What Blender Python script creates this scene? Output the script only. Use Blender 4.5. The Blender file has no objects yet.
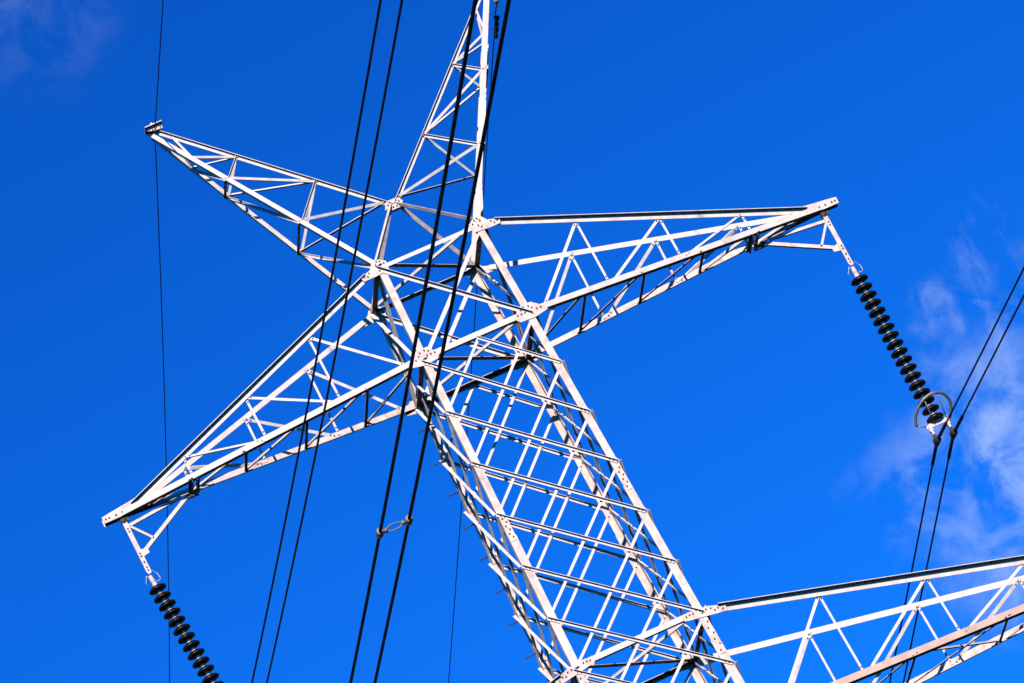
import bpy, bmesh, math, random
from mathutils import Vector, Matrix
random.seed(7)
S = bpy.context.scene
COL = S.collection
R_ = math.radians
V = lambda x, y, z: Vector((x, y, z))

# ------------------------------------------------------------------ camera
GZ = 33.2                                   # height of the upper crossarm level above the ground
cam_d = bpy.data.cameras.new('camera'); cam = bpy.data.objects.new('camera', cam_d); COL.objects.link(cam)
cam_d.sensor_width = 36.0; cam_d.lens = 6460.209 / 1024 * 36.0
cam_d.clip_start = 0.5; cam_d.clip_end = 20000
r_right = V(0.8972669, -0.0418861, -0.4394970)
r_down = V(-0.3922208, 0.3813606, -0.8370943)
r_fwd = V(0.2026695, 0.9234769, 0.3257537)
m = Matrix((r_right, -r_down, -r_fwd)).transposed().to_4x4()
m.translation = V(-19.0554553, -89.7435097, -31.6149364 + GZ)
cam.matrix_world = m
S.camera = cam

# ------------------------------------------------------------------ sky, sun, exposure
SUN_EL, SUN_AZ = R_(29.5), R_(189)            # azimuth: clockwise from +Y (the far side of the tower)
SUN_DIR = V(math.sin(SUN_AZ) * math.cos(SUN_EL), math.cos(SUN_AZ) * math.cos(SUN_EL), math.sin(SUN_EL))
world = bpy.data.worlds.new('World'); S.world = world; world.use_nodes = True
wn, wl = world.node_tree.nodes, world.node_tree.links
wn.clear()
def wnode(t, **kw):
    n = wn.new(t)
    for k, v in kw.items(): setattr(n, k, v)
    return n
out = wnode('ShaderNodeOutputWorld'); bg = wnode('ShaderNodeBackground')
sky = wnode('ShaderNodeTexSky', sky_type='NISHITA', sun_disc=False, sun_elevation=SUN_EL, sun_rotation=SUN_AZ,
            altitude=1500, air_density=1.0, dust_density=0.0, ozone_density=3.5)
hs = wnode('ShaderNodeHueSaturation'); hs.inputs['Saturation'].default_value = 1.15; hs.inputs['Value'].default_value = 1.0
bg.inputs['Strength'].default_value = 0.09
wl.new(sky.outputs[0], hs.inputs['Color'])
nrm = wnode('ShaderNodeMixRGB', blend_type='MULTIPLY'); nrm.inputs['Fac'].default_value = 1; nrm.inputs['Color2'].default_value = (0.2, 0.2, 0.2, 1)
wl.new(hs.outputs[0], nrm.inputs['Color1'])
gam = wnode('ShaderNodeGamma'); gam.inputs['Gamma'].default_value = 1.7
wl.new(nrm.outputs[0], gam.inputs['Color'])
tint = wnode('ShaderNodeMixRGB', blend_type='MULTIPLY'); tint.inputs['Fac'].default_value = 1; tint.inputs['Color2'].default_value = (0.45, 3.2, 4.7, 1)
wl.new(gam.outputs[0], tint.inputs['Color1'])
# wispy clouds, drawn by direction on the sky itself
tc = wnode('ShaderNodeTexCoord')
wz = wnode('ShaderNodeTexNoise'); wz.inputs['Scale'].default_value = 95; wz.inputs['Detail'].default_value = 5
wl.new(tc.outputs['Generated'], wz.inputs['Vector'])
ws = wnode('ShaderNodeVectorMath', operation='SUBTRACT'); ws.inputs[1].default_value = (0.5, 0.5, 0.5); wl.new(wz.outputs['Color'], ws.inputs[0])
wm = wnode('ShaderNodeVectorMath', operation='SCALE'); wm.inputs['Scale'].default_value = 0.016; wl.new(ws.outputs[0], wm.inputs[0])
wa = wnode('ShaderNodeVectorMath', operation='ADD'); wl.new(tc.outputs['Generated'], wa.inputs[0]); wl.new(wm.outputs[0], wa.inputs[1])
warped = wa.outputs[0]
def cloud(direction, radius, soft, scale, lo, hi, stretch, amount, prev):
    d = wnode('ShaderNodeVectorMath', operation='DISTANCE'); d.inputs[1].default_value = direction
    wl.new(warped, d.inputs[0])
    mk = wnode('ShaderNodeMapRange', interpolation_type='SMOOTHSTEP')
    mk.inputs[1].default_value = radius; mk.inputs[2].default_value = radius * soft
    mk.inputs[3].default_value = 0; mk.inputs[4].default_value = 1
    wl.new(d.outputs['Value'], mk.inputs[0])
    mp = wnode('ShaderNodeMapping'); mp.inputs['Scale'].default_value = stretch
    wl.new(tc.outputs['Generated'], mp.inputs[0])
    nz = wnode('ShaderNodeTexNoise'); nz.inputs['Scale'].default_value = scale; nz.inputs['Detail'].default_value = 9
    nz.inputs['Roughness'].default_value = 0.58; nz.inputs['Distortion'].default_value = 0.6
    wl.new(mp.outputs[0], nz.inputs['Vector'])
    rr = wnode('ShaderNodeMapRange', interpolation_type='SMOOTHSTEP'); rr.inputs[1].default_value = lo; rr.inputs[2].default_value = hi
    wl.new(nz.outputs['Fac'], rr.inputs[0])
    mu = wnode('ShaderNodeMath', operation='MULTIPLY'); wl.new(mk.outputs[0], mu.inputs[0]); wl.new(rr.outputs[0], mu.inputs[1])
    m2 = wnode('ShaderNodeMath', operation='MULTIPLY'); wl.new(mu.outputs[0], m2.inputs[0]); m2.inputs[1].default_value = amount
    mix = wnode('ShaderNodeMixRGB'); mix.inputs['Color2'].default_value = CLOUD
    wl.new(m2.outputs[0], mix.inputs['Fac']); wl.new(prev, mix.inputs['Color1'])
    return mix.outputs[0]
CLOUD = (3.9, 5.1, 6.7, 1)
def sky_dir(u, v):
    d = r_right * ((u - 512) / 6460.2) + r_down * ((v - 341.5) / 6460.2) + r_fwd
    return d.normalized()
c0 = tint.outputs[0]
for u, v, rad_px, sc, lo, hi, st_, am in (
        (1015, 440, 145, 110, 0.36, 0.70, (1, 1, 1), 0.55), (1005, 310, 85, 120, 0.46, 0.74, (1.2, 1, 0.9), 0.26), (938, 322, 42, 150, 0.38, 0.66, (1.3, 1, 0.8), 0.28),
        (980, 240, 48, 170, 0.48, 0.74, (1.4, 1, 0.7), 0.14), (905, 485, 75, 110, 0.40, 0.78, (1, 1, 1), 0.20), (1000, 575, 90, 110, 0.36, 0.72, (1, 1, 1), 0.34),
        (30, 5, 110, 90, 0.38, 0.74, (1, 1, 1.4), 0.09)):
    c0 = cloud(sky_dir(u, v), rad_px / 6460.2, 0.15, sc, lo, hi, st_, am, c0)
c2 = c0
wl.new(c2, bg.inputs['Color']); wl.new(bg.outputs[0], out.inputs[0])

sd = bpy.data.lights.new('sun', 'SUN'); sd.energy = 5.0; sd.angle = R_(0.5); sd.color = (1.0, 0.885, 0.79)
sun = bpy.data.objects.new('sun', sd); COL.objects.link(sun)
sun.rotation_euler = SUN_DIR.to_track_quat('Z', 'Y').to_euler(); sun.location = (0, -30, 60)

S.render.engine = 'CYCLES'
S.view_settings.view_transform = 'Standard'; S.view_settings.look = 'None'
S.view_settings.gamma = 1; S.view_settings.use_curve_mapping = False
S.view_settings.exposure = 0.80
S.cycles.diffuse_bounces = 0; S.cycles.glossy_bounces = 1

# ------------------------------------------------------------------ materials
def mat(name, base, rough, metal=0.0, var=0.0, scale=6.0, bump=0.0, spec=0.5, base2=None, coat=0.0):
    mt = bpy.data.materials.new(name); mt.use_nodes = True
    n, l = mt.node_tree.nodes, mt.node_tree.links
    b = n['Principled BSDF']
    b.inputs['Roughness'].default_value = rough; b.inputs['Metallic'].default_value = metal
    b.inputs['Specular IOR Level'].default_value = spec
    b.inputs['Coat Weight'].default_value = coat; b.inputs['Coat Roughness'].default_value = 0.05
    t = n.new('ShaderNodeTexCoord'); z = n.new('ShaderNodeTexNoise')
    z.inputs['Scale'].default_value = scale; z.inputs['Detail'].default_value = 8; z.inputs['Roughness'].default_value = 0.6
    l.new(t.outputs['Object'], z.inputs['Vector'])
    cr = n.new('ShaderNodeMapRange'); cr.inputs[1].default_value = 0.3; cr.inputs[2].default_value = 0.7
    l.new(z.outputs['Fac'], cr.inputs[0])
    mx = n.new('ShaderNodeMixRGB')
    mx.inputs['Color1'].default_value = (*[c * (1 - var) for c in base], 1)
    mx.inputs['Color2'].default_value = (*(base2 or [min(1, c * (1 + var)) for c in base]), 1)
    l.new(cr.outputs[0], mx.inputs['Fac']); l.new(mx.outputs[0], b.inputs['Base Color'])
    rg = n.new('ShaderNodeMapRange'); rg.inputs[3].default_value = max(0.05, rough - 0.12); rg.inputs[4].default_value = min(1, rough + 0.1)
    l.new(z.outputs['Fac'], rg.inputs[0]); l.new(rg.outputs[0], b.inputs['Roughness'])
    if bump:
        bp = n.new('ShaderNodeBump'); bp.inputs['Strength'].default_value = bump; bp.inputs['Distance'].default_value = 0.004
        l.new(z.outputs['Fac'], bp.inputs['Height']); l.new(bp.outputs[0], b.inputs['Normal'])
    return mt
M_STEEL = mat('galvanised_steel', (0.47, 0.375, 0.34), 0.6, 0.0, 0.34, 7.0, 0.25, 0.3)
M_BRACE = mat('galvanised_brace_steel', (0.47, 0.435, 0.42), 0.6, 0.0, 0.20, 7.0, 0.25, 0.3)
M_BOLT = mat('weathered_bolt_steel', (0.022, 0.016, 0.014), 0.7, 0.0, 0.3, 30.0)
M_DISC = mat('brown_porcelain', (0.006, 0.004, 0.004), 0.38, 0.0, 0.2, 8.0, 0.0, 0.12, coat=0.06)
M_PINKBROWN = mat('pinkish_brown_steel', (0.41, 0.295, 0.25), 0.65, 0.0, 0.18, 4.0, 0.15, 0.3)  # pinkish-brown base colour, only for the lower arms' front bottom chord
M_FIT = mat('forged_fitting_steel', (0.32, 0.29, 0.27), 0.45, 0.5, 0.2, 20.0)
M_RING = mat('dull_aluminium_fitting', (0.12, 0.115, 0.12), 0.45, 0.3, 0.25, 20.0)
M_WIRE = mat('weathered_aluminium_strand', (0.010, 0.009, 0.012), 0.8, 0.0, 0.15, 3.0, 0.0, 0.15)
M_CHORD = mat('galvanised_chord_steel', (0.47, 0.42, 0.395), 0.6, 0.0, 0.20, 7.0, 0.25, 0.3)
M_GROUND = mat('dark_scrub_ground', (0.028, 0.036, 0.014), 0.95, 0.0, 0.3, 0.15, 0.0, 0.1, (0.05, 0.045, 0.022))
M_CONC = mat('concrete', (0.3, 0.29, 0.27), 0.9, 0.0, 0.15, 4.0)

# ------------------------------------------------------------------ helpers
ROOT_Z = GZ
def tag(o, label=None, cat=None, group=None, kind=None):
    if label: o['label'] = label
    if cat: o['category'] = cat
    if group: o['group'] = group
    if kind: o['kind'] = kind
    return o
def thing(name, loc, label, cat, group=None):
    o = bpy.data.objects.new(name, None); COL.objects.link(o); o.location = loc; o.empty_display_size = 0.2
    return tag(o, label, cat, group)
ORIGIN = {}
def obj(name, bm, mats, parent=None):
    """link a bmesh given in world coordinates; its vertices are stored relative to the top-level thing"""
    me = bpy.data.meshes.new(name)
    if parent is not None:
        bmesh.ops.translate(bm, verts=bm.verts, vec=-ORIGIN[parent.name])
    bmesh.ops.recalc_face_normals(bm, faces=bm.faces)
    bm.to_mesh(me); bm.free()
    for mt in (mats if isinstance(mats, (list, tuple)) else [mats]): me.materials.append(mt)
    o = bpy.data.objects.new(name, me); COL.objects.link(o)
    if parent is not None:
        o.parent = parent; ORIGIN[o.name] = ORIGIN[parent.name]
    return o
def prism(bm, poly, a, b, ex, ey, mi=0):
    """extrude a 2-D polygon (in axes ex, ey) from a to b"""
    va = [bm.verts.new(a + ex * p[0] + ey * p[1]) for p in poly]
    vb = [bm.verts.new(b + ex * p[0] + ey * p[1]) for p in poly]
    n = len(poly); fs = [bm.faces.new(va[::-1]), bm.faces.new(vb)]
    for i in range(n): fs.append(bm.faces.new((va[i], va[(i + 1) % n], vb[(i + 1) % n], vb[i])))
    for f in fs: f.material_index = mi
MEMBERS = []
def angle(bm, a, b, fa, fb, w=0.07, t=0.008, off=0.0, w2=None):
    """rolled steel angle from a to b, flanges along fa and fb from the heel"""
    d = (b - a).normalized()
    fa = (fa - d * fa.dot(d)).normalized()
    fb = (fb - d * fb.dot(d)); fb = (fb - fa * fb.dot(fa)).normalized()
    a = a + fb * off; b = b + fb * off
    MEMBERS.append((a.copy(), b.copy(), w))
    r = t * 0.5; w2 = w2 or w
    prism(bm, [(0, 0), (w, 0), (w, t), (t + r, t), (t, t + r), (t, w2), (0, w2)], a, b, fa, fb)
def tube(bm, pts, rad, n=8, mi=0, closed=False, smooth=True):
    rings = []
    k = len(pts); up = None
    for i, p in enumerate(pts):
        if closed: d = (pts[(i + 1) % k] - pts[i - 1]).normalized()
        else: d = (pts[min(i + 1, k - 1)] - pts[max(i - 1, 0)]).normalized()
        if up is None: up = V(0, 0, 1) if abs(d.z) < 0.9 else V(1, 0, 0)
        x = d.cross(up).normalized(); up = x.cross(d).normalized()
        r = rad[i] if isinstance(rad, (list, tuple)) else rad
        rings.append([bm.verts.new(p + (x * math.cos(2 * math.pi * j / n) + up * math.sin(2 * math.pi * j / n)) * r) for j in range(n)])
    rng = range(k) if closed else range(k - 1)
    for i in rng:
        A, B = rings[i], rings[(i + 1) % k]
        for j in range(n):
            f = bm.faces.new((A[j], A[(j + 1) % n], B[(j + 1) % n], B[j])); f.material_index = mi; f.smooth = smooth
    if not closed:
        bm.faces.new(rings[0][::-1]).material_index = mi; bm.faces.new(rings[-1]).material_index = mi
def lathe(bm, prof, c, axis=V(0, 0, 1), n=28, mi=0):
    """revolve (radius, height) pairs about axis through c"""
    ax = axis.normalized(); x = (V(0, 1, 0) if abs(ax.y) < 0.9 else V(1, 0, 0)).cross(ax).normalized(); y = ax.cross(x)
    rings = []
    for r, h in prof:
        if r < 1e-5: rings.append([bm.verts.new(c + ax * h)])
        else: rings.append([bm.verts.new(c + ax * h + (x * math.cos(2 * math.pi * j / n) + y * math.sin(2 * math.pi * j / n)) * r) for j in range(n)])
    for A, B in zip(rings, rings[1:]):
        for j in range(n):
            q = (j + 1) % n
            if len(A) == 1 and len(B) == 1: continue
            if len(A) == 1: f = bm.faces.new((A[0], B[j], B[q]))
            elif len(B) == 1: f = bm.faces.new((A[j], A[q], B[0]))
            else: f = bm.faces.new((A[j], A[q], B[q], B[j]))
            f.smooth = True; f.material_index = mi
def bolt(bm, p, nrm, r=0.017, h=0.016, mi=1):
    nrm = nrm.normalized(); x = nrm.orthogonal().normalized(); y = nrm.cross(x)
    prism(bm, [(r * math.cos(k * math.pi / 3), r * math.sin(k * math.pi / 3)) for k in range(6)], p - nrm * 0.004, p + nrm * h, x, y, mi)
def plate(bm, pts2, o, ex, ey, nrm, t=0.012, bolts=(), br=0.017):
    """flat plate: polygon in (ex, ey) about o, thickness t along nrm, bolt heads on its outer face"""
    nrm = nrm.normalized()
    prism(bm, pts2, o, o + nrm * t, ex, ey, 0)
    for x, y in bolts: bolt(bm, o + ex * x + ey * y + nrm * t, nrm, br)
lerp = lambda a, b, t: a + (b - a) * t
def one(name, parent, mats, fn, *a, **k):
    bm = bmesh.new(); fn(bm, *a, **k); return obj(name, bm, mats, parent)
X, Y, Z = V(1, 0, 0), V(0, 1, 0), V(0, 0, 1)

# ------------------------------------------------------------------ ground
bm = bmesh.new()
N = 48; G = 9000.0
def gcoord(i):
    s = (i / (N / 2)) - 1
    return G * math.copysign(abs(s) ** 2.6, s)
grid = [[bm.verts.new((gcoord(i), gcoord(j), 0.35 * math.sin(gcoord(i) * 0.013) * math.cos(gcoord(j) * 0.011) - 0.4 if max(abs(gcoord(i)), abs(gcoord(j))) > 12 else 0)) for j in range(N + 1)] for i in range(N + 1)]
for i in range(N):
    for j in range(N):
        bm.faces.new((grid[i][j], grid[i + 1][j], grid[i + 1][j + 1], grid[i][j + 1])).smooth = True
g = obj('ground', bm, M_GROUND); tag(g, kind='structure')

# ------------------------------------------------------------------ lattice tower
aU, bU, aT, bT, aM, bM = 0.922, 0.934, 0.8645, 0.887, 1.0658, 1.104
zT, zM, zP = 1.6676, -5.3772, 2.8295
O = V(0, 0, GZ)
def corner(sx, sy, k):
    """k = 0 at the upper arm level, one per lattice panel downwards"""
    s = k / 6.0; z = zM * s
    return V(sx * lerp(aU, aM, s), sy * lerp(bU, bM, s), z) + O
def top(sx, sy): return V(sx * aT, sy * bT, zT) + O
tower = thing('lattice_tower', (0, 0, 0), 'pale galvanised steel lattice pylon with two crossarm levels and V shaped peaks', 'pylon')
ORIGIN['lattice_tower'] = V(0, 0, 0)
KN = 8                                                  # the lower arm's bottom chord level
ZW = -24.0                                              # waist below which the legs splay
WAIST = -15.0
def waist(sx, sy):
    s = WAIST / zM
    return V(sx * lerp(aU, aM, s), sy * lerp(bU, bM, s), WAIST) + O
def foot(sx, sy): return V(sx * 3.4, sy * 3.4, 0.25)
legs = {}
for sx in (-1, 1):
    for sy in (-1, 1):
        fa, fb = X * -sx, Y * -sy
        bm = bmesh.new()
        for a, b, w in ((top(sx, sy), corner(sx, sy, 0), 0.108), (corner(sx, sy, 0), corner(sx, sy, 3.45), 0.112),
                        (corner(sx, sy, 3.45), corner(sx, sy, 6.5), 0.122), (corner(sx, sy, 6.5), waist(sx, sy), 0.135), (waist(sx, sy), foot(sx, sy), 0.18)):
            angle(bm, a, b, fa, fb, w, 0.014)
        leg = obj('leg', bm, M_STEEL, tower); legs[sx, sy] = leg
        # bolted splices of the leg angles
        for k in (3.3, 6.45):
            c = corner(sx, sy, k); d = (corner(sx, sy, k + 1) - corner(sx, sy, k)).normalized()
            ex = (fa - d * fa.dot(d)).normalized(); nn = (fb - d * fb.dot(d)).normalized()
            bm = bmesh.new()
            L = 0.22 if k < 6 else 0.30
            plate(bm, [(0.008, -L), (0.102, -L), (0.102, L), (0.008, L)], c, ex, d, -nn, 0.010,
                  [(0.035 + 0.038 * (q % 2), -L + 0.06 + q * (2 * L - 0.12) / 5) for q in range(6)], 0.013)
            obj('splice_plate', bm, [M_STEEL, M_BOLT], leg)
        bm = bmesh.new(); f = foot(sx, sy)
        prism(bm, [(-0.5, -0.5), (0.5, -0.5), (0.5, 0.5), (-0.5, 0.5)], V(f.x, f.y, -1.0), V(f.x, f.y, 0.25), X, Y)
        obj('footing', bm, M_CONC, leg)
# step bolts up the rear left leg
for q in range(30):
    k = -0.2 + q * 0.62
    p = corner(-1, 1, k)
    bm = bmesh.new(); e = V(-1, 0.0, 0).normalized() if q % 2 else V(-0.82, 0.35, 0).normalized()
    tube(bm, [p + e * 0.0 + Y * -0.05, p + e * 0.16 + Y * -0.05, p + e * 0.165 + Y * -0.05 + Z * 0.03], 0.011, 6)
    obj('step_bolt', bm, M_BOLT, legs[-1, 1])

def out_n(face): return {'F': -Y, 'B': Y, 'L': -X, 'R': X}[face]
FACES = {'F': ((-1, -1), (1, -1)), 'B': ((-1, 1), (1, 1)), 'L': ((-1, 1), (-1, -1)), 'R': ((1, -1), (1, 1))}
def brace(a, b, fa, fb, w=0.062, name='face_brace', parent=None, off=0.0, bolts=None, mt=None, w2=None):
    w *= 0.80; w2 = w2 and w2 * 0.9
    bm = bmesh.new(); angle(bm, a, b, fa, fb, w, 0.007, off, w2)
    if bolts is not None:
        d = (b - a).normalized()
        ex = (fa - d * fa.dot(d)).normalized()
        for e, s in ((a, 1), (b, -1)):
            for q in (0.06, 0.12): bolt(bm, e + d * (s * q) + ex * (w * 0.5) + bolts * 0.004, bolts, 0.011, 0.012)
    return obj(name, bm, [mt or M_BRACE, M_BOLT], parent or tower)
for face, (p, q) in FACES.items():
    n = out_n(face); fl = n if face in 'FR' else -n
    h = (corner(*q, 0) - corner(*p, 0)).normalized()
    side = (corner(*p, 0) - corner(*p, 0))
    top_fl = -Y if face in 'FB' else n
    # double lattice: every node tied to the node two panels lower on the other leg
    for i in range(0, 11):
        a, b = corner(*p, i) + n * 0.012, corner(*q, i + 2) + n * 0.012
        brace(a, b, -Z, top_fl, 0.054, bolts=-Y if face in 'FB' else n, w2=0.052)
        a, b = corner(*q, i) - n * 0.02, corner(*p, i + 2) - n * 0.02
        brace(a, b, h if face in 'FB' else -h, -n if face == 'F' else n, 0.052, bolts=-Y if face in 'FB' else n)
    mid = lerp(corner(*p, 0), corner(*q, 0), 0.5)
    brace(mid + n * 0.012, corner(*q, 1) + n * 0.012, -Z, top_fl, 0.05)
    brace(mid - n * 0.02, corner(*p, 1) - n * 0.02, h if face in 'FB' else -h, -n if face == 'F' else n, 0.052)
    # panel between the crossarm's two chord levels: one X
    brace(top(*p) + n * 0.012, corner(*q, 0) + n * 0.012, -Z, top_fl, 0.075)
    brace(top(*q) - n * 0.02, corner(*p, 0) - n * 0.02, h if face in 'FB' else -h, -n if face == 'F' else n, 0.075)
    # horizontal members at the arm levels
    for (a, b, w) in ((top(*p), top(*q), 0.075), (corner(*p, 0), corner(*q, 0), 0.105), (corner(*p, 6), corner(*q, 6), 0.105), (corner(*p, 8), corner(*q, 8), 0.105)):
        if face in 'LR': brace(a + X * 0.06, b + X * 0.06, -X, Z, 0.11, 'horizontal_tie')
        elif face == 'B': brace(a - n * 0.004, b - n * 0.004, -Z, -Y, w * 0.6, 'horizontal_tie', w2=w * 1.5)
        else: brace(a - n * 0.004, b - n * 0.004, Z if w > 0.1 else -Z, -n, w, 'horizontal_tie')
for lev in (lambda sx, sy: top(sx, sy), lambda sx, sy: corner(sx, sy, 0), lambda sx, sy: corner(sx, sy, 6), lambda sx, sy: corner(sx, sy, 8)):
    brace(lev(-1, -1), lev(1, 1), V(1, -1, 0), Z, 0.11, 'plan_brace', off=0.01, w2=0.02)
    brace(lev(-1, 1), lev(1, -1), V(1, 1, 0), Z, 0.055, 'plan_brace', off=0.05)
# plain X bracing of the lower body, far below the picture
bm = bmesh.new()
for face, (p, q) in FACES.items():
    n = out_n(face)
    lv = [corner(*p, 12), waist(*p)] ; lq = [corner(*q, 12), waist(*q)]
    for t in (0.22, 0.48, 0.76, 1.0):
        lv.append(lerp(waist(*p), foot(*p), t)); lq.append(lerp(waist(*q), foot(*q), t))
    for i in range(len(lv) - 1):
        angle(bm, lv[i], lq[i + 1], -Z, -n, 0.08, 0.008)
        angle(bm, lq[i] - n * 0.03, lv[i + 1] - n * 0.03, -Z, -n, 0.08, 0.008)
        angle(bm, lv[i] - n * 0.05, lq[i] - n * 0.05, -Z, -n, 0.08, 0.008)
obj('lower_bracing', bm, M_STEEL, tower)

# gusset plates where arms and legs meet (front and rear face)
def gusset(c, n, pts, bolts, leg):
    pts = [(x * 0.78, z * 0.70) for x, z in pts]; bolts = [(x * 0.78, z * 0.70) for x, z in bolts]
    bm = bmesh.new(); plate(bm, pts, c + n * 0.004, X, Z, n, 0.012, bolts, 0.013)
    obj('gusset_plate', bm, [M_STEEL, M_BOLT], leg)
for sx in (-1, 1):
    for sy in (-1, 1):
        n = Y * sy; m_ = -sx
        fx = lambda pts: [(x * sx, z) for x, z in pts]
        gusset(top(sx, sy), n, fx([(-0.22, 0.04), (-0.1, 0.14), (0.06, 0.12), (0.14, -0.01), (0.38, -0.09), (0.34, -0.20), (0.1, -0.20), (-0.2, -0.17)]),
               fx([(-0.16, 0.02), (-0.1, 0.09), (-0.04, 0.11), (0.0, 0.03), (-0.07, -0.05), (-0.02, -0.11), (0.19, -0.07), (0.24, -0.13), (0.31, -0.11)]), legs[sx, sy])
        gusset(corner(sx, sy, 0), n, fx([(-0.38, 0.0), (-0.22, 0.24), (0.05, 0.24), (0.24, 0.06), (0.30, -0.06), (0.0, -0.12), (-0.30, -0.10)]),
               fx([(-0.30, 0.06), (-0.22, 0.06), (-0.14, 0.06), (-0.20, 0.15), (-0.13, 0.19), (-0.03, 0.17), (0.02, 0.11), (0.10, 0.05), (0.18, 0.04)]), legs[sx, sy])
        gusset(corner(sx, sy, 6), n, fx([(-0.42, 0.08), (-0.30, 0.12), (0.0, 0.08), (0.06, 0.09), (0.24, 0.02), (0.42, -0.07), (0.40, -0.19), (0.0, -0.12), (-0.42, -0.04)]),
               fx([(-0.36, 0.04), (-0.29, 0.05), (-0.22, 0.05), (-0.05, -0.02), (0.04, 0.02), (0.13, 0.0), (0.19, -0.07), (0.26, -0.05), (0.34, -0.11)]), legs[sx, sy])
        gusset(corner(sx, sy, 8), n, fx([(-0.38, 0.0), (-0.22, 0.24), (0.05, 0.24), (0.24, 0.06), (0.30, -0.06), (0.0, -0.12), (-0.30, -0.10)]), [], legs[sx, sy])

# ------------------------------------------------------------------ crossarms
xA, zA = 6.003, -0.0388
UF = (0.2687, 0.5068, 0.7417); LF = (0.2609, 0.501, 0.7377); CF = (0.174, 0.3708, 0.5676)
def crossarm(sx, up0, low0, tip, uf, lf, cf, cwu=0.092, cwl=0.086, label=None, hang=True, cross=False, lift=0.035, drop=0.0):
    up = lambda x, y: up0(x, y) + Z * lift
    low = lambda x, y: low0(x, y) - Z * drop
    ty = 0.055
    tl = {sy: tip + V(0, sy * ty, -drop) for sy in (-1, 1)}
    tu = {sy: tip + V(-sx * 0.36, sy * ty, 0.10 + lift * 0.6) for sy in (-1, 1)}
    bm = bmesh.new()
    for sy in (-1, 1):
        d = (tl[sy] - low(sx, sy)).normalized()
        angle(bm, low(sx, sy) + Y * sy * 0.016, tl[sy] + d * 0.12, Z, -Y * sy, cwl * (1.0 if sy < 0 else 1.15), 0.011, w2=cwl * (1.35 if sy < 0 else 0.5))           # bottom chord, heel at its lower outer edge
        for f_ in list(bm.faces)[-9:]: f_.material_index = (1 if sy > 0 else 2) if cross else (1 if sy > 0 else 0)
        dd = (tu[sy] - up(sx, sy)).normalized()
        angle(bm, up(sx, sy) + Y * sy * 0.018 + dd * 0.22, tu[sy], -Z, -Y if sy < 0 else Y, cwu * (1.02 if sy < 0 else 0.85), 0.010, w2=cwu * (0.86 if sy < 0 else 1))      # top chord
    arm = obj('crossarm', bm, [M_CHORD, M_STEEL, M_PINKBROWN], tower)
    if label: arm['label'] = label
    lo = lambda sy, t: lerp(low(sx, sy), tl[sy], t)
    upp = lambda sy, t: lerp(up(sx, sy), tu[sy], t * 1.0 * (tip.x - up(sx, sy).x) / (tu[sy].x - up(sx, sy).x))
    for sy in (-1, 1):
        n = Y * sy; o_ = -Y * sy * 0.012
        seq = [lo(sy, 0.035)]
        for i in range(len(uf)):
            seq += [upp(sy, uf[i]), lo(sy, lf[i])]
        for i in range(len(seq) - 1):
            a, b = seq[i] + o_, seq[i + 1] + o_
            if i % 2 == 0: a, b = a + Z * 0.04, b - Z * 0.02
            else: a, b = a - Z * 0.02, b + Z * 0.04
            brace(a, b, X * (-sx if i % 2 else sx), Y, 0.058 if i % 2 == 0 else 0.042, 'web_brace', arm, bolts=-Y)
    # bottom face: cross struts and diagonals
    L = [(low(sx, -1), low(sx, 1))] + [(lo(-1, t), lo(1, t)) for t in cf] + [(lo(-1, lf[-1]), lo(1, lf[-1]))]
    for i, (f, b) in enumerate(L):
        if 0 < i <= len(cf): brace(f + Z * 0.012 + X * 0.03, b + Z * 0.012 + X * 0.03, -X, Z, 0.058, 'bottom_strut', arm)
        if i < len(L) - 1:
            f2, b2 = L[i + 1]
            a, c = (f, b2) if sx < 0 else (b, f2)
            brace(a + Z * 0.014, c + Z * 0.014, X * -1 if sx > 0 and i < 3 else X * sx, Z, 0.075 if sx > 0 and i < 3 else 0.055, 'bottom_diagonal', arm, w2=0.02 if sx > 0 and i < 3 else None)
            if cross: brace((b if sx < 0 else f) + Z * 0.03, (f2 if sx < 0 else b2) + Z * 0.03, X * sx, Z, 0.05, 'bottom_diagonal', arm)
    tb = 0.885
    brace(lo(-1, tb) + Z * 0.012, lo(1, tb) + Z * 0.012, X * sx, Z, 0.05, 'bottom_strut', arm)
    a, c = (L[-1][0], lo(1, tb)) if sx < 0 else (L[-1][1], lo(-1, tb))
    brace(a + Z * 0.014, c + Z * 0.014, X * sx, Z, 0.05, 'bottom_diagonal', arm)
    # tip plates
    for sy in (-1, 1):
        bm = bmesh.new(); c = tip + Y * sy * (ty + 0.012)
        q = lambda pts: [(x * sx, z) for x, z in pts]
        plate(bm, q([(0.13, -0.005), (0.13, 0.10), (-0.05, 0.125), (-0.52, 0.185), (-0.60, 0.11), (-0.30, -0.005)]), c, X, Z, Y * sy, 0.010,
              q([(0.085, 0.05), (0.03, 0.05), (-0.08, 0.05), (-0.18, 0.05), (-0.24, 0.07), (-0.32, 0.06)]), 0.014)
        obj('tip_plate', bm, [M_STEEL, M_BOLT], arm)
    if not hang: return arm
    # rigid hanger: cross beam under the arm, two struts and the vertical link that carries the insulators
    f, b = L[-1]
    bm = bmesh.new()
    for s in (-1, 1):
        angle(bm, f + X * s * 0.035 - Z * 0.012 - Y * 0.06, b + X * s * 0.035 - Z * 0.012 + Y * 0.04, X * s, -Z, 0.055, 0.010)
    obj('hanger_beam', bm, M_BOLT, arm)
    x0 = sx * 5.85; zc = tip.z
    T0, J, E_ = V(x0, 0, zc - 0.06), V(x0, 0, zc - 0.66), V(x0, 0, zc - 0.98)
    K = V((f.x + b.x) / 2, 0, f.z - 0.13)
    bm = bmesh.new()
    prism(bm, [(-0.03, -0.03), (0.03, -0.03), (0.03, 0.04), (-0.03, 0.04)], K + X * -sx * 0.02, K + X * sx * 0.16, Y, Z)
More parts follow.
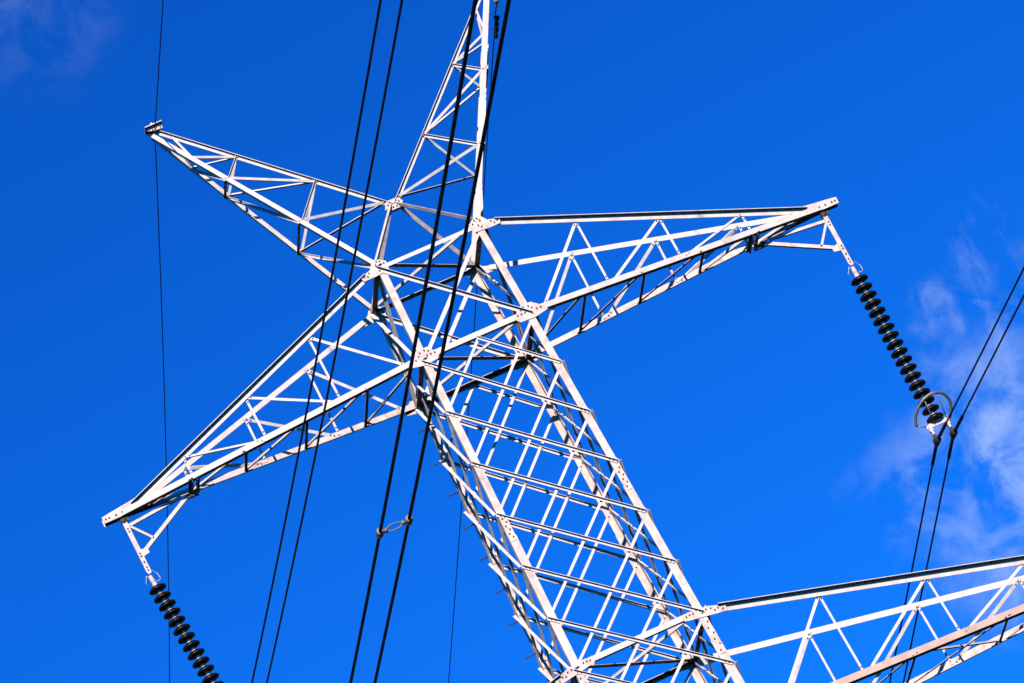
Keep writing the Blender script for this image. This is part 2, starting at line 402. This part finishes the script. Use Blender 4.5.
    for z in (-0.025, 0.025): bolt(bm, K + X * sx * 0.11 - Y * 0.03 + Z * z * 0.6, -Y, 0.016, 0.02)
    obj('hanger_clamp', bm, [M_BOLT, M_BOLT], arm)
    A = T0 - Z * 0.12
    bm = bmesh.new(); angle(bm, K + X * sx * 0.14, J - X * sx * 0.06, Z, Y, 0.055, 0.008)
    prism(bm, [(-0.14, -0.015), (0.03, -0.05), (0.03, 0.10), (-0.03, 0.09), (-0.14, 0.045)], J - Y * 0.014, J - Y * 0.004, X * sx, Z)
    obj('hanger_strut', bm, M_STEEL, arm)
    bm = bmesh.new(); angle(bm, K + X * sx * 0.24 + Z * 0.03, A - X * sx * 0.03, Z, Y, 0.045, 0.007); obj('hanger_stay', bm, M_STEEL, arm)
    s1 = lerp(K, J, 0.76); s2 = lerp(K, A, 0.97)
    bm = bmesh.new(); angle(bm, s1 + Z * 0.03, s2, X, Y, 0.035, 0.006); obj('hanger_stay', bm, M_STEEL, arm)
    bm = bmesh.new()
    plate(bm, [(-0.035, 0.0), (0.035, 0.0), (0.035, -0.86), (0.02, -0.90), (-0.02, -0.90), (-0.035, -0.86)], T0 - Z * 0.03 - Y * 0.024, X, Z, -Y, 0.012,
          [(0.0, -0.12), (0.0, -0.17), (0.0, -0.55), (0.0, -0.60), (0.0, -0.70), (0.0, -0.79), (0.0, -0.84)], 0.013)
    lathe(bm, [(0, 0.04), (0.05, 0.04), (0.05, -0.04), (0, -0.04)], T0 + Z * 0.0, Y, 12, 1)
    prism(bm, [(-0.04, 0.0), (0.04, 0.0), (0.03, -0.1), (-0.03, -0.1)], T0 + Y * -0.018, T0 + Y * 0.0, X, Z, 1)
    for s in (-1, 1):
        prism(bm, [(s * 0.05, 0.06), (s * 0.05 + 0.03, 0.06), (s * 0.05 + 0.03, -0.03), (s * 0.05, -0.03)], T0 - Y * 0.03, T0 + Y * 0.03, X, Z, 1)
    obj('hanger_link', bm, [M_STEEL, M_BOLT], arm)
    return arm
for sx in (-1, 1):
    crossarm(sx, top, lambda x, y: corner(x, y, 0), V(sx * xA, 0, zA + GZ), UF, LF, CF)
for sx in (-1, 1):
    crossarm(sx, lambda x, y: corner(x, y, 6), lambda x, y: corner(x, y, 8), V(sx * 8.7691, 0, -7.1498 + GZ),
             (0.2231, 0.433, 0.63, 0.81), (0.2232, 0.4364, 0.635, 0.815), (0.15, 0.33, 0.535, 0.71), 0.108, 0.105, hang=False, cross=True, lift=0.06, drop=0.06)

# ------------------------------------------------------------------ earth-wire peaks
xH, zH = 2.7601, 5.4792
PT = V(0, 0, zP) + O
HU = (0.329, 0.6594); HG = (0.3342, 0.6615, 0.8223)
for sx in (-1, 1):
    ht = V(sx * xH, 0, zH) + O
    bm = bmesh.new()
    dirn = (ht - PT).normalized(); upn = V(-dirn.z * sx, 0, abs(dirn.x)).normalized()
    angle(bm, PT, ht, -upn, -Y, 0.062, 0.009, w2=0.055)
    for sy in (-1, 1):
        angle(bm, top(sx, sy) + Y * sy * 0.02, ht + Y * sy * 0.05 - upn * 0.15, upn, -Y * sy, (0.066 if sx < 0 else 0.088) if sy < 0 else 0.085, 0.010, w2=0.11 if sy < 0 else 0.06)
    pk = obj('earth_wire_peak', bm, M_CHORD, tower)
    u = lambda t: lerp(PT, ht, t) - upn * 0.03
    lw = lambda sy, t: lerp(top(sx, sy), ht + Y * sy * 0.05 - upn * 0.15, t) + upn * 0.03
    for sy in (-1, 1):
        q = -Y * sy
        for a, b, w in ((u(0.03), lw(sy, HG[0]), 0.055), (lw(sy, HG[0]), u(HU[0]), 0.055), (u(HU[0] - 0.015), lw(sy, HG[1]), 0.05),
                        (lw(sy, HG[1]), u(HU[1]), 0.05), (u(HU[1] - 0.015), lw(sy, HG[2]), 0.045), (lw(sy, HG[2]), u(0.93), 0.04)):
            brace(a, b, upn, q, w, 'peak_brace', pk)
        brace(PT - upn * 0.03, top(sx, sy), X * sx, -Y if sy < 0 else Y, 0.075, 'peak_brace', pk, mt=M_STEEL)
    for t in HG[:2]: brace(lw(-1, t) - upn * 0.02, lw(1, t) - upn * 0.02, X * sx, upn, 0.055, 'peak_strut', pk)
    for a, b in ((lw(1, HG[0]), top(sx, -1)), (lw(1, HG[1]), lw(-1, HG[0])), (lw(1, HG[2]), lw(-1, HG[1]))):
        brace(a - upn * 0.015, b - upn * 0.015, X * sx, upn, 0.05, 'peak_strut', pk)
    bm = bmesh.new()
    # tip bracket: short channel across the peak with bolted cheeks
    prism(bm, [(-0.14, 0.03), (0.14, 0.03), (0.14, 0.045), (-0.14, 0.045)], ht - Y * 0.15, ht + Y * 0.12, X, Z)
    for s in (-1, 1):
        plate(bm, [(-0.12, -0.05), (0.02, -0.05), (0.12, -0.01), (0.12, 0.03), (-0.12, 0.03)], ht + Y * s * 0.075, X * sx, Z, Y * s, 0.01,
              [(-0.09, -0.02), (-0.03, 0.0), (0.04, -0.03), (0.09, 0.0)], 0.013)
    prism(bm, [(-0.02, -0.16), (0.02, -0.16), (0.03, -0.02), (-0.03, -0.02)], ht + Y * -0.02 + X * sx * 0.07, ht + Y * 0.02 + X * sx * 0.07, X, Z, 1)
    obj('peak_bracket', bm, [M_STEEL, M_BOLT], pk)
bm = bmesh.new()
for s in (-1, 1):
    plate(bm, [(-0.15, -0.02), (-0.09, 0.07), (0.09, 0.07), (0.15, -0.02), (0.07, -0.10), (-0.07, -0.10)], PT + Y * s * 0.03, X, Z, Y * s, 0.01,
          [(-0.09, 0.0), (-0.05, 0.03), (0.05, 0.03), (0.09, 0.0), (-0.03, -0.06), (0.03, -0.06)], 0.013)
obj('apex_plate', bm, [M_STEEL, M_BOLT], tower)

# ------------------------------------------------------------------ insulator strings
NDISC, PITCH = 18, 0.146
def disc_bm(c):
    bm = bmesh.new()
    lathe(bm, [(0, 0.012), (0.044, 0.012), (0.070, 0.006), (0.100, -0.008), (0.127, -0.024), (0.140, -0.038), (0.141, -0.058), (0.136, -0.068), (0.122, -0.071), (0.108, -0.062), (0.096, -0.075),
               (0.082, -0.077), (0.070, -0.062), (0.058, -0.077), (0.045, -0.064), (0.0, -0.064)], c, Z, 40)
    return bm
def cap_bm(c):
    bm = bmesh.new()
    lathe(bm, [(0, 0.088), (0.026, 0.088), (0.032, 0.080), (0.036, 0.036), (0.044, 0.022), (0.044, 0.006), (0, 0.006)], c, Z, 20)
    return bm
def pin_bm(c):
    bm = bmesh.new(); lathe(bm, [(0, -0.05), (0.020, -0.05), (0.012, -0.065), (0.012, -0.09), (0.0, -0.09)], c, Z, 12); return bm
def string(sx, label):
    x0, zc = sx * 5.85, zA + GZ
    t0 = V(x0, 0, zc - 1.205)
    st = thing('insulator_string', t0, label, 'insulator', 'insulator strings under the upper crossarm')
    ORIGIN[st.name] = t0.copy()
    for k in range(NDISC):
        c = t0 - Z * (k * PITCH)
        d = obj('disc', disc_bm(c), M_DISC, st)
        obj('cap', cap_bm(c), M_STEEL, d); obj('pin', pin_bm(c), M_FIT, d)
    # top fitting with arcing horns
    bm = bmesh.new()
    lathe(bm, [(0, 0.0), (0.03, 0.0), (0.036, 0.04), (0.03, 0.13), (0.02, 0.14), (0, 0.14)], t0 + Z * 0.055, Z, 14)
    ft = obj('ball_fitting', bm, M_STEEL, st)
    bm = bmesh.new()
    h = t0 + Z * 0.17
    tube(bm, [h, h + V(0.04, -0.02, 0.06), h + V(0.065, -0.03, 0.08), h + V(0.11, -0.04, -0.01), h + V(0.115, -0.05, -0.09), h + V(0.085, -0.07, -0.13), h + V(0.02, -0.08, -0.12)], 0.0065, 6)
    tube(bm, [h, h + V(-0.05, 0.0, 0.04), h + V(-0.07, 0.01, 0.0), h + V(-0.10, 0.02, -0.04), h + V(-0.10, 0.02, -0.09)], 0.0065, 6)
    obj('arcing_horn', bm, M_FIT, st)
    # yoke plate, clevises and suspension clamps
    b = t0 - Z * (NDISC * PITCH - 0.03)
    bm = bmesh.new()
    prism(bm, [(-0.19, -0.05), (0.19, -0.05), (0.19, -0.01), (0.05, 0.06), (-0.05, 0.06), (-0.19, -0.01)], b - Y * 0.010, b + Y * 0.010, X, Z)
    for s in (-1, 1): bolt(bm, b + V(s * 0.15, -0.01, -0.03), -Y, 0.016, 0.016)
    yk = obj('yoke_plate', bm, [M_STEEL, M_BOLT], st)
    for s in (-1, 1):
        c = b + X * s * 0.14
        bm = bmesh.new()
        for e in (-1, 1): prism(bm, [(-0.018, -0.02), (0.018, -0.02), (0.018, -0.17), (-0.018, -0.17)], c + Y * (e * 0.024 - 0.004), c + Y * (e * 0.024 + 0.004), X, Z)
        lathe(bm, [(0, -0.04), (0.014, -0.04), (0.014, 0.04), (0, 0.04)], c - Z * 0.155, Y, 10)
        lathe(bm, [(0, -0.035), (0.03, -0.035), (0.035, 0), (0.03, 0.035), (0, 0.035)], c - Z * 0.09, X, 10)
        obj('clevis', bm, M_STEEL, yk)
        bm = bmesh.new(); cz = V(c.x, 0, ZCL + GZ)
        tube(bm, [cz + V(0, -0.15, -0.045), cz + V(0, -0.10, -0.02), cz, cz + V(0, 0.10, -0.008), cz + V(0, 0.15, -0.02)], [0.03, 0.045, 0.058, 0.045, 0.03], 10)
        prism(bm, [(-0.03, 0.0), (0.03, 0.0), (0.018, 0.13), (-0.018, 0.13)], cz - Y * 0.02, cz + Y * 0.02, X, Z)
        for e in (-0.06, 0.06): tube(bm, [cz + V(-0.05, e, 0.01), cz + V(-0.045, e, 0.055), cz + V(0.045, e, 0.055), cz + V(0.05, e, 0.01)], 0.008, 6)
        obj('suspension_clamp', bm, M_BOLT, yk)
    # open racket-shaped corona ring round the lowest discs, with its two arms
    bm = bmesh.new(); pts = []
    rc = b + Z * 0.13 - Y * 0.02
    wv = V(0.20, -0.66, 0.72)
    for k in range(27):
        a = R_(-38 + k * 222 / 26.0)
        pts.append(rc + X * math.cos(a) * 0.30 + wv * math.sin(a) * 0.33)
    rad = [0.016, 0.018] + [0.024] * (len(pts)) + [0.022]
    pts = [b + V(0.17, -0.02, 0.02), lerp(pts[0], b + V(0.17, -0.02, 0.02), 0.5)] + pts + [pts[-1] + V(-0.01, 0.0, -0.05)]
    tube(bm, pts, rad, 10)
    rg = obj('corona_ring', bm, M_RING, st)
    for a, e in ((pts[15], b + V(0.16, 0, -0.01)), (pts[20], b + V(-0.05, -0.03, -0.01)), (pts[-1], b + V(-0.18, 0, -0.01))):
        bm = bmesh.new(); tube(bm, [a, lerp(a, e, 0.5), e], 0.009, 6); obj('ring_arm', bm, M_RING, rg)
    return st
ZCL = -4.11
string(1, 'string of glossy dark discs ending in a metal ring, under the right crossarm tip')
string(-1, 'string of glossy dark discs cut off below, hanging under the left crossarm tip').rotation_euler.y = R_(-4.0)   # pulled sideways by the line

# ------------------------------------------------------------------ wires
def wire(name, label, cat, group, x, z0, sf, kf, sb, kb, rad, front=280, back=320, drift=0.0):
    pts = []
    ts = sorted(set([0, 0.2, 0.5, 1, 1.6, 2.5, 4, 6] + list(range(8, 60, 3)) + list(range(60, 330, 9))))
    for t in reversed([t for t in ts if 0 < t <= front]): pts.append(V(x + drift * t, -t, z0 + GZ + sf * t + kf * t * t))
    pts.append(V(x, 0, z0 + GZ))
    for t in [t for t in ts if 0 < t <= back]: pts.append(V(x, t, z0 + GZ + sb * t + kb * t * t))
    bm = bmesh.new()
    o0 = V(x, 0, z0 + GZ)
    tube(bm, [p - o0 for p in pts], rad, 8)
    w = obj(name, bm, M_WIRE); w.location = o0; ORIGIN[w.name] = o0
    if cat == 'cable' and x > -7:
        for sg, s_, k_ in ((-1, sf, kf), (1, sb, kb)):
            bm = bmesh.new()
            tube(bm, [V(x, sg * q, z0 + GZ + s_ * q + k_ * q * q) for q in (0.05, 0.3, 0.6, 0.85, 0.95)], [0.026, 0.026, 0.026, 0.026, 0.019], 8)
            obj('armour_rod', bm, M_WIRE, w)
    return tag(w, label, cat, group)
RC = 0.0143
GC = 'phase conductors strung past the pylon'
wire('conductor', 'dark cable gripped by the right one of two clamps under the insulator ring', 'cable', GC, 5.99, -4.11, -0.095, 0.0003, -0.050, 0.0001, RC)
wire('conductor', 'dark cable gripped by the left one of two clamps under the insulator ring', 'cable', GC, 5.71, -4.11, -0.095, 0.0003, -0.050, 0.0001, RC)
wire('conductor', 'dark cable crossing the left crossarm, left one of the pair without a spacer', 'cable', GC, -5.7925, -3.985, -0.112, 0.00038, -0.050, 0.0001, RC)
wire('conductor', 'dark cable crossing the left crossarm, right one of the pair without a spacer', 'cable', GC, -5.5275, -3.975, -0.112, 0.00038, -0.050, 0.0001, RC)
BF = (-11.35, -0.115, 0.0005)
wire('conductor', 'thick dark cable held by the lower left end of the small metal spacer', 'cable', GC, -9.8825, *BF, -0.050, 0.0001, 0.0148)
wire('conductor', 'thick dark cable held by the upper right end of the small metal spacer', 'cable', GC, -9.6175, *BF, -0.050, 0.0001, 0.0148)
GE = 'earth wires on the tower peaks'
for sx, lb, sf, kf, sb, kb, xo in ((-1, 'thin dark earth wire hanging from the left peak tip, left of the whole pylon', -0.075, 0.0002, -0.022, 0.0007, 0.06),
                               (1, 'thin dark earth wire running down behind the pylon body from the right peak', -0.075, 0.0002, -0.022, 0.0001, 0.15)):
    x = sx * xH + (0.15 if sx > 0 else 0.0); z0 = zH - (0.22 if sx > 0 else 0.0)
    z0 = 5.46 if sx < 0 else 5.22
    w = wire('earth_wire', lb, 'wire', GE, x, z0, sf, kf, sb, kb, 0.009)
    o0 = V(x, 0, z0 + GZ)
    bm = bmesh.new()
    tube(bm, [o0 + V(0, -0.12, -0.03), o0 + V(0, -0.06, -0.01), o0, o0 + V(0, 0.06, -0.01), o0 + V(0, 0.12, -0.03)], [0.014, 0.03, 0.042, 0.03, 0.014], 8)
    prism(bm, [(-0.03, 0.0), (0.03, 0.0), (0.015, 0.14), (-0.015, 0.14)], o0 - Y * 0.015, o0 + Y * 0.015, X, Z)
    obj('suspension_clamp', bm, M_FIT, w)
    if sx > 0:
        for t in (0.55, 0.95):
            c = V(x, t, z0 + GZ + sb * t) if False else V(x, t, z0 + GZ + sb * t + kb * t * t)
            bm = bmesh.new()
            prism(bm, [(-0.02, 0.02), (0.02, 0.02), (0.02, -0.07), (-0.02, -0.07)], c - Y * 0.025, c + Y * 0.025, X, Z)
            tube(bm, [c + V(0, -0.12, -0.07), c + V(0, 0.12, -0.07)], 0.008, 6)
            for e in (-1, 1): tube(bm, [c + V(0, e * 0.08, -0.07), c + V(0, e * 0.16, -0.07)], 0.03, 8)
            obj('vibration_damper', bm, M_WIRE, w)
        a = lerp(top(1, -1), V(xH, 0, zH) + O, 0.822); e = V(x, 0.35, z0 + GZ)
        bm = bmesh.new(); tube(bm, [a, lerp(a, e, 0.35) + Z * 0.05, lerp(a, e, 0.7) + Z * 0.05, e], 0.005, 6); obj('bonding_lead', bm, M_FIT, w)

# ------------------------------------------------------------------ spacer on the near bundle
t = 40.05
zc = BF[0] + BF[1] * t + BF[2] * t * t + GZ
c0 = V(-9.75, -t, zc)
sp = thing('bundle_spacer', c0, 'small metal spacer with an open oval body joining the two nearest cables', 'spacer'); ORIGIN[sp.name] = c0.copy()
bm = bmesh.new()
tube(bm, [c0 + V(math.cos(a) * 0.068, 0, math.sin(a) * 0.028) for a in [k * math.pi / 10 for k in range(20)]], 0.0065, 8, closed=True)
for s in (-1, 1):
    tube(bm, [c0 + X * s * 0.066, c0 + X * s * 0.078, c0 + X * s * 0.083, c0 + X * s * 0.115], [0.014, 0.014, 0.02, 0.012], 10)
obj('spacer_body', bm, M_RING, sp)
for s in (-1, 1):
    c = c0 + X * s * 0.1325
    bm = bmesh.new(); tube(bm, [c + Y * -0.05, c + Y * -0.045, c + Y * 0.045, c + Y * 0.05], [0.024, 0.034, 0.034, 0.024], 12)
    lathe(bm, [(0, 0), (0.022, 0), (0.025, 0.02), (0.016, 0.03), (0, 0.03)], c + X * -s * 0.04, X * s * -1, 12)
    obj('cable_clamp', bm, M_RING, sp)
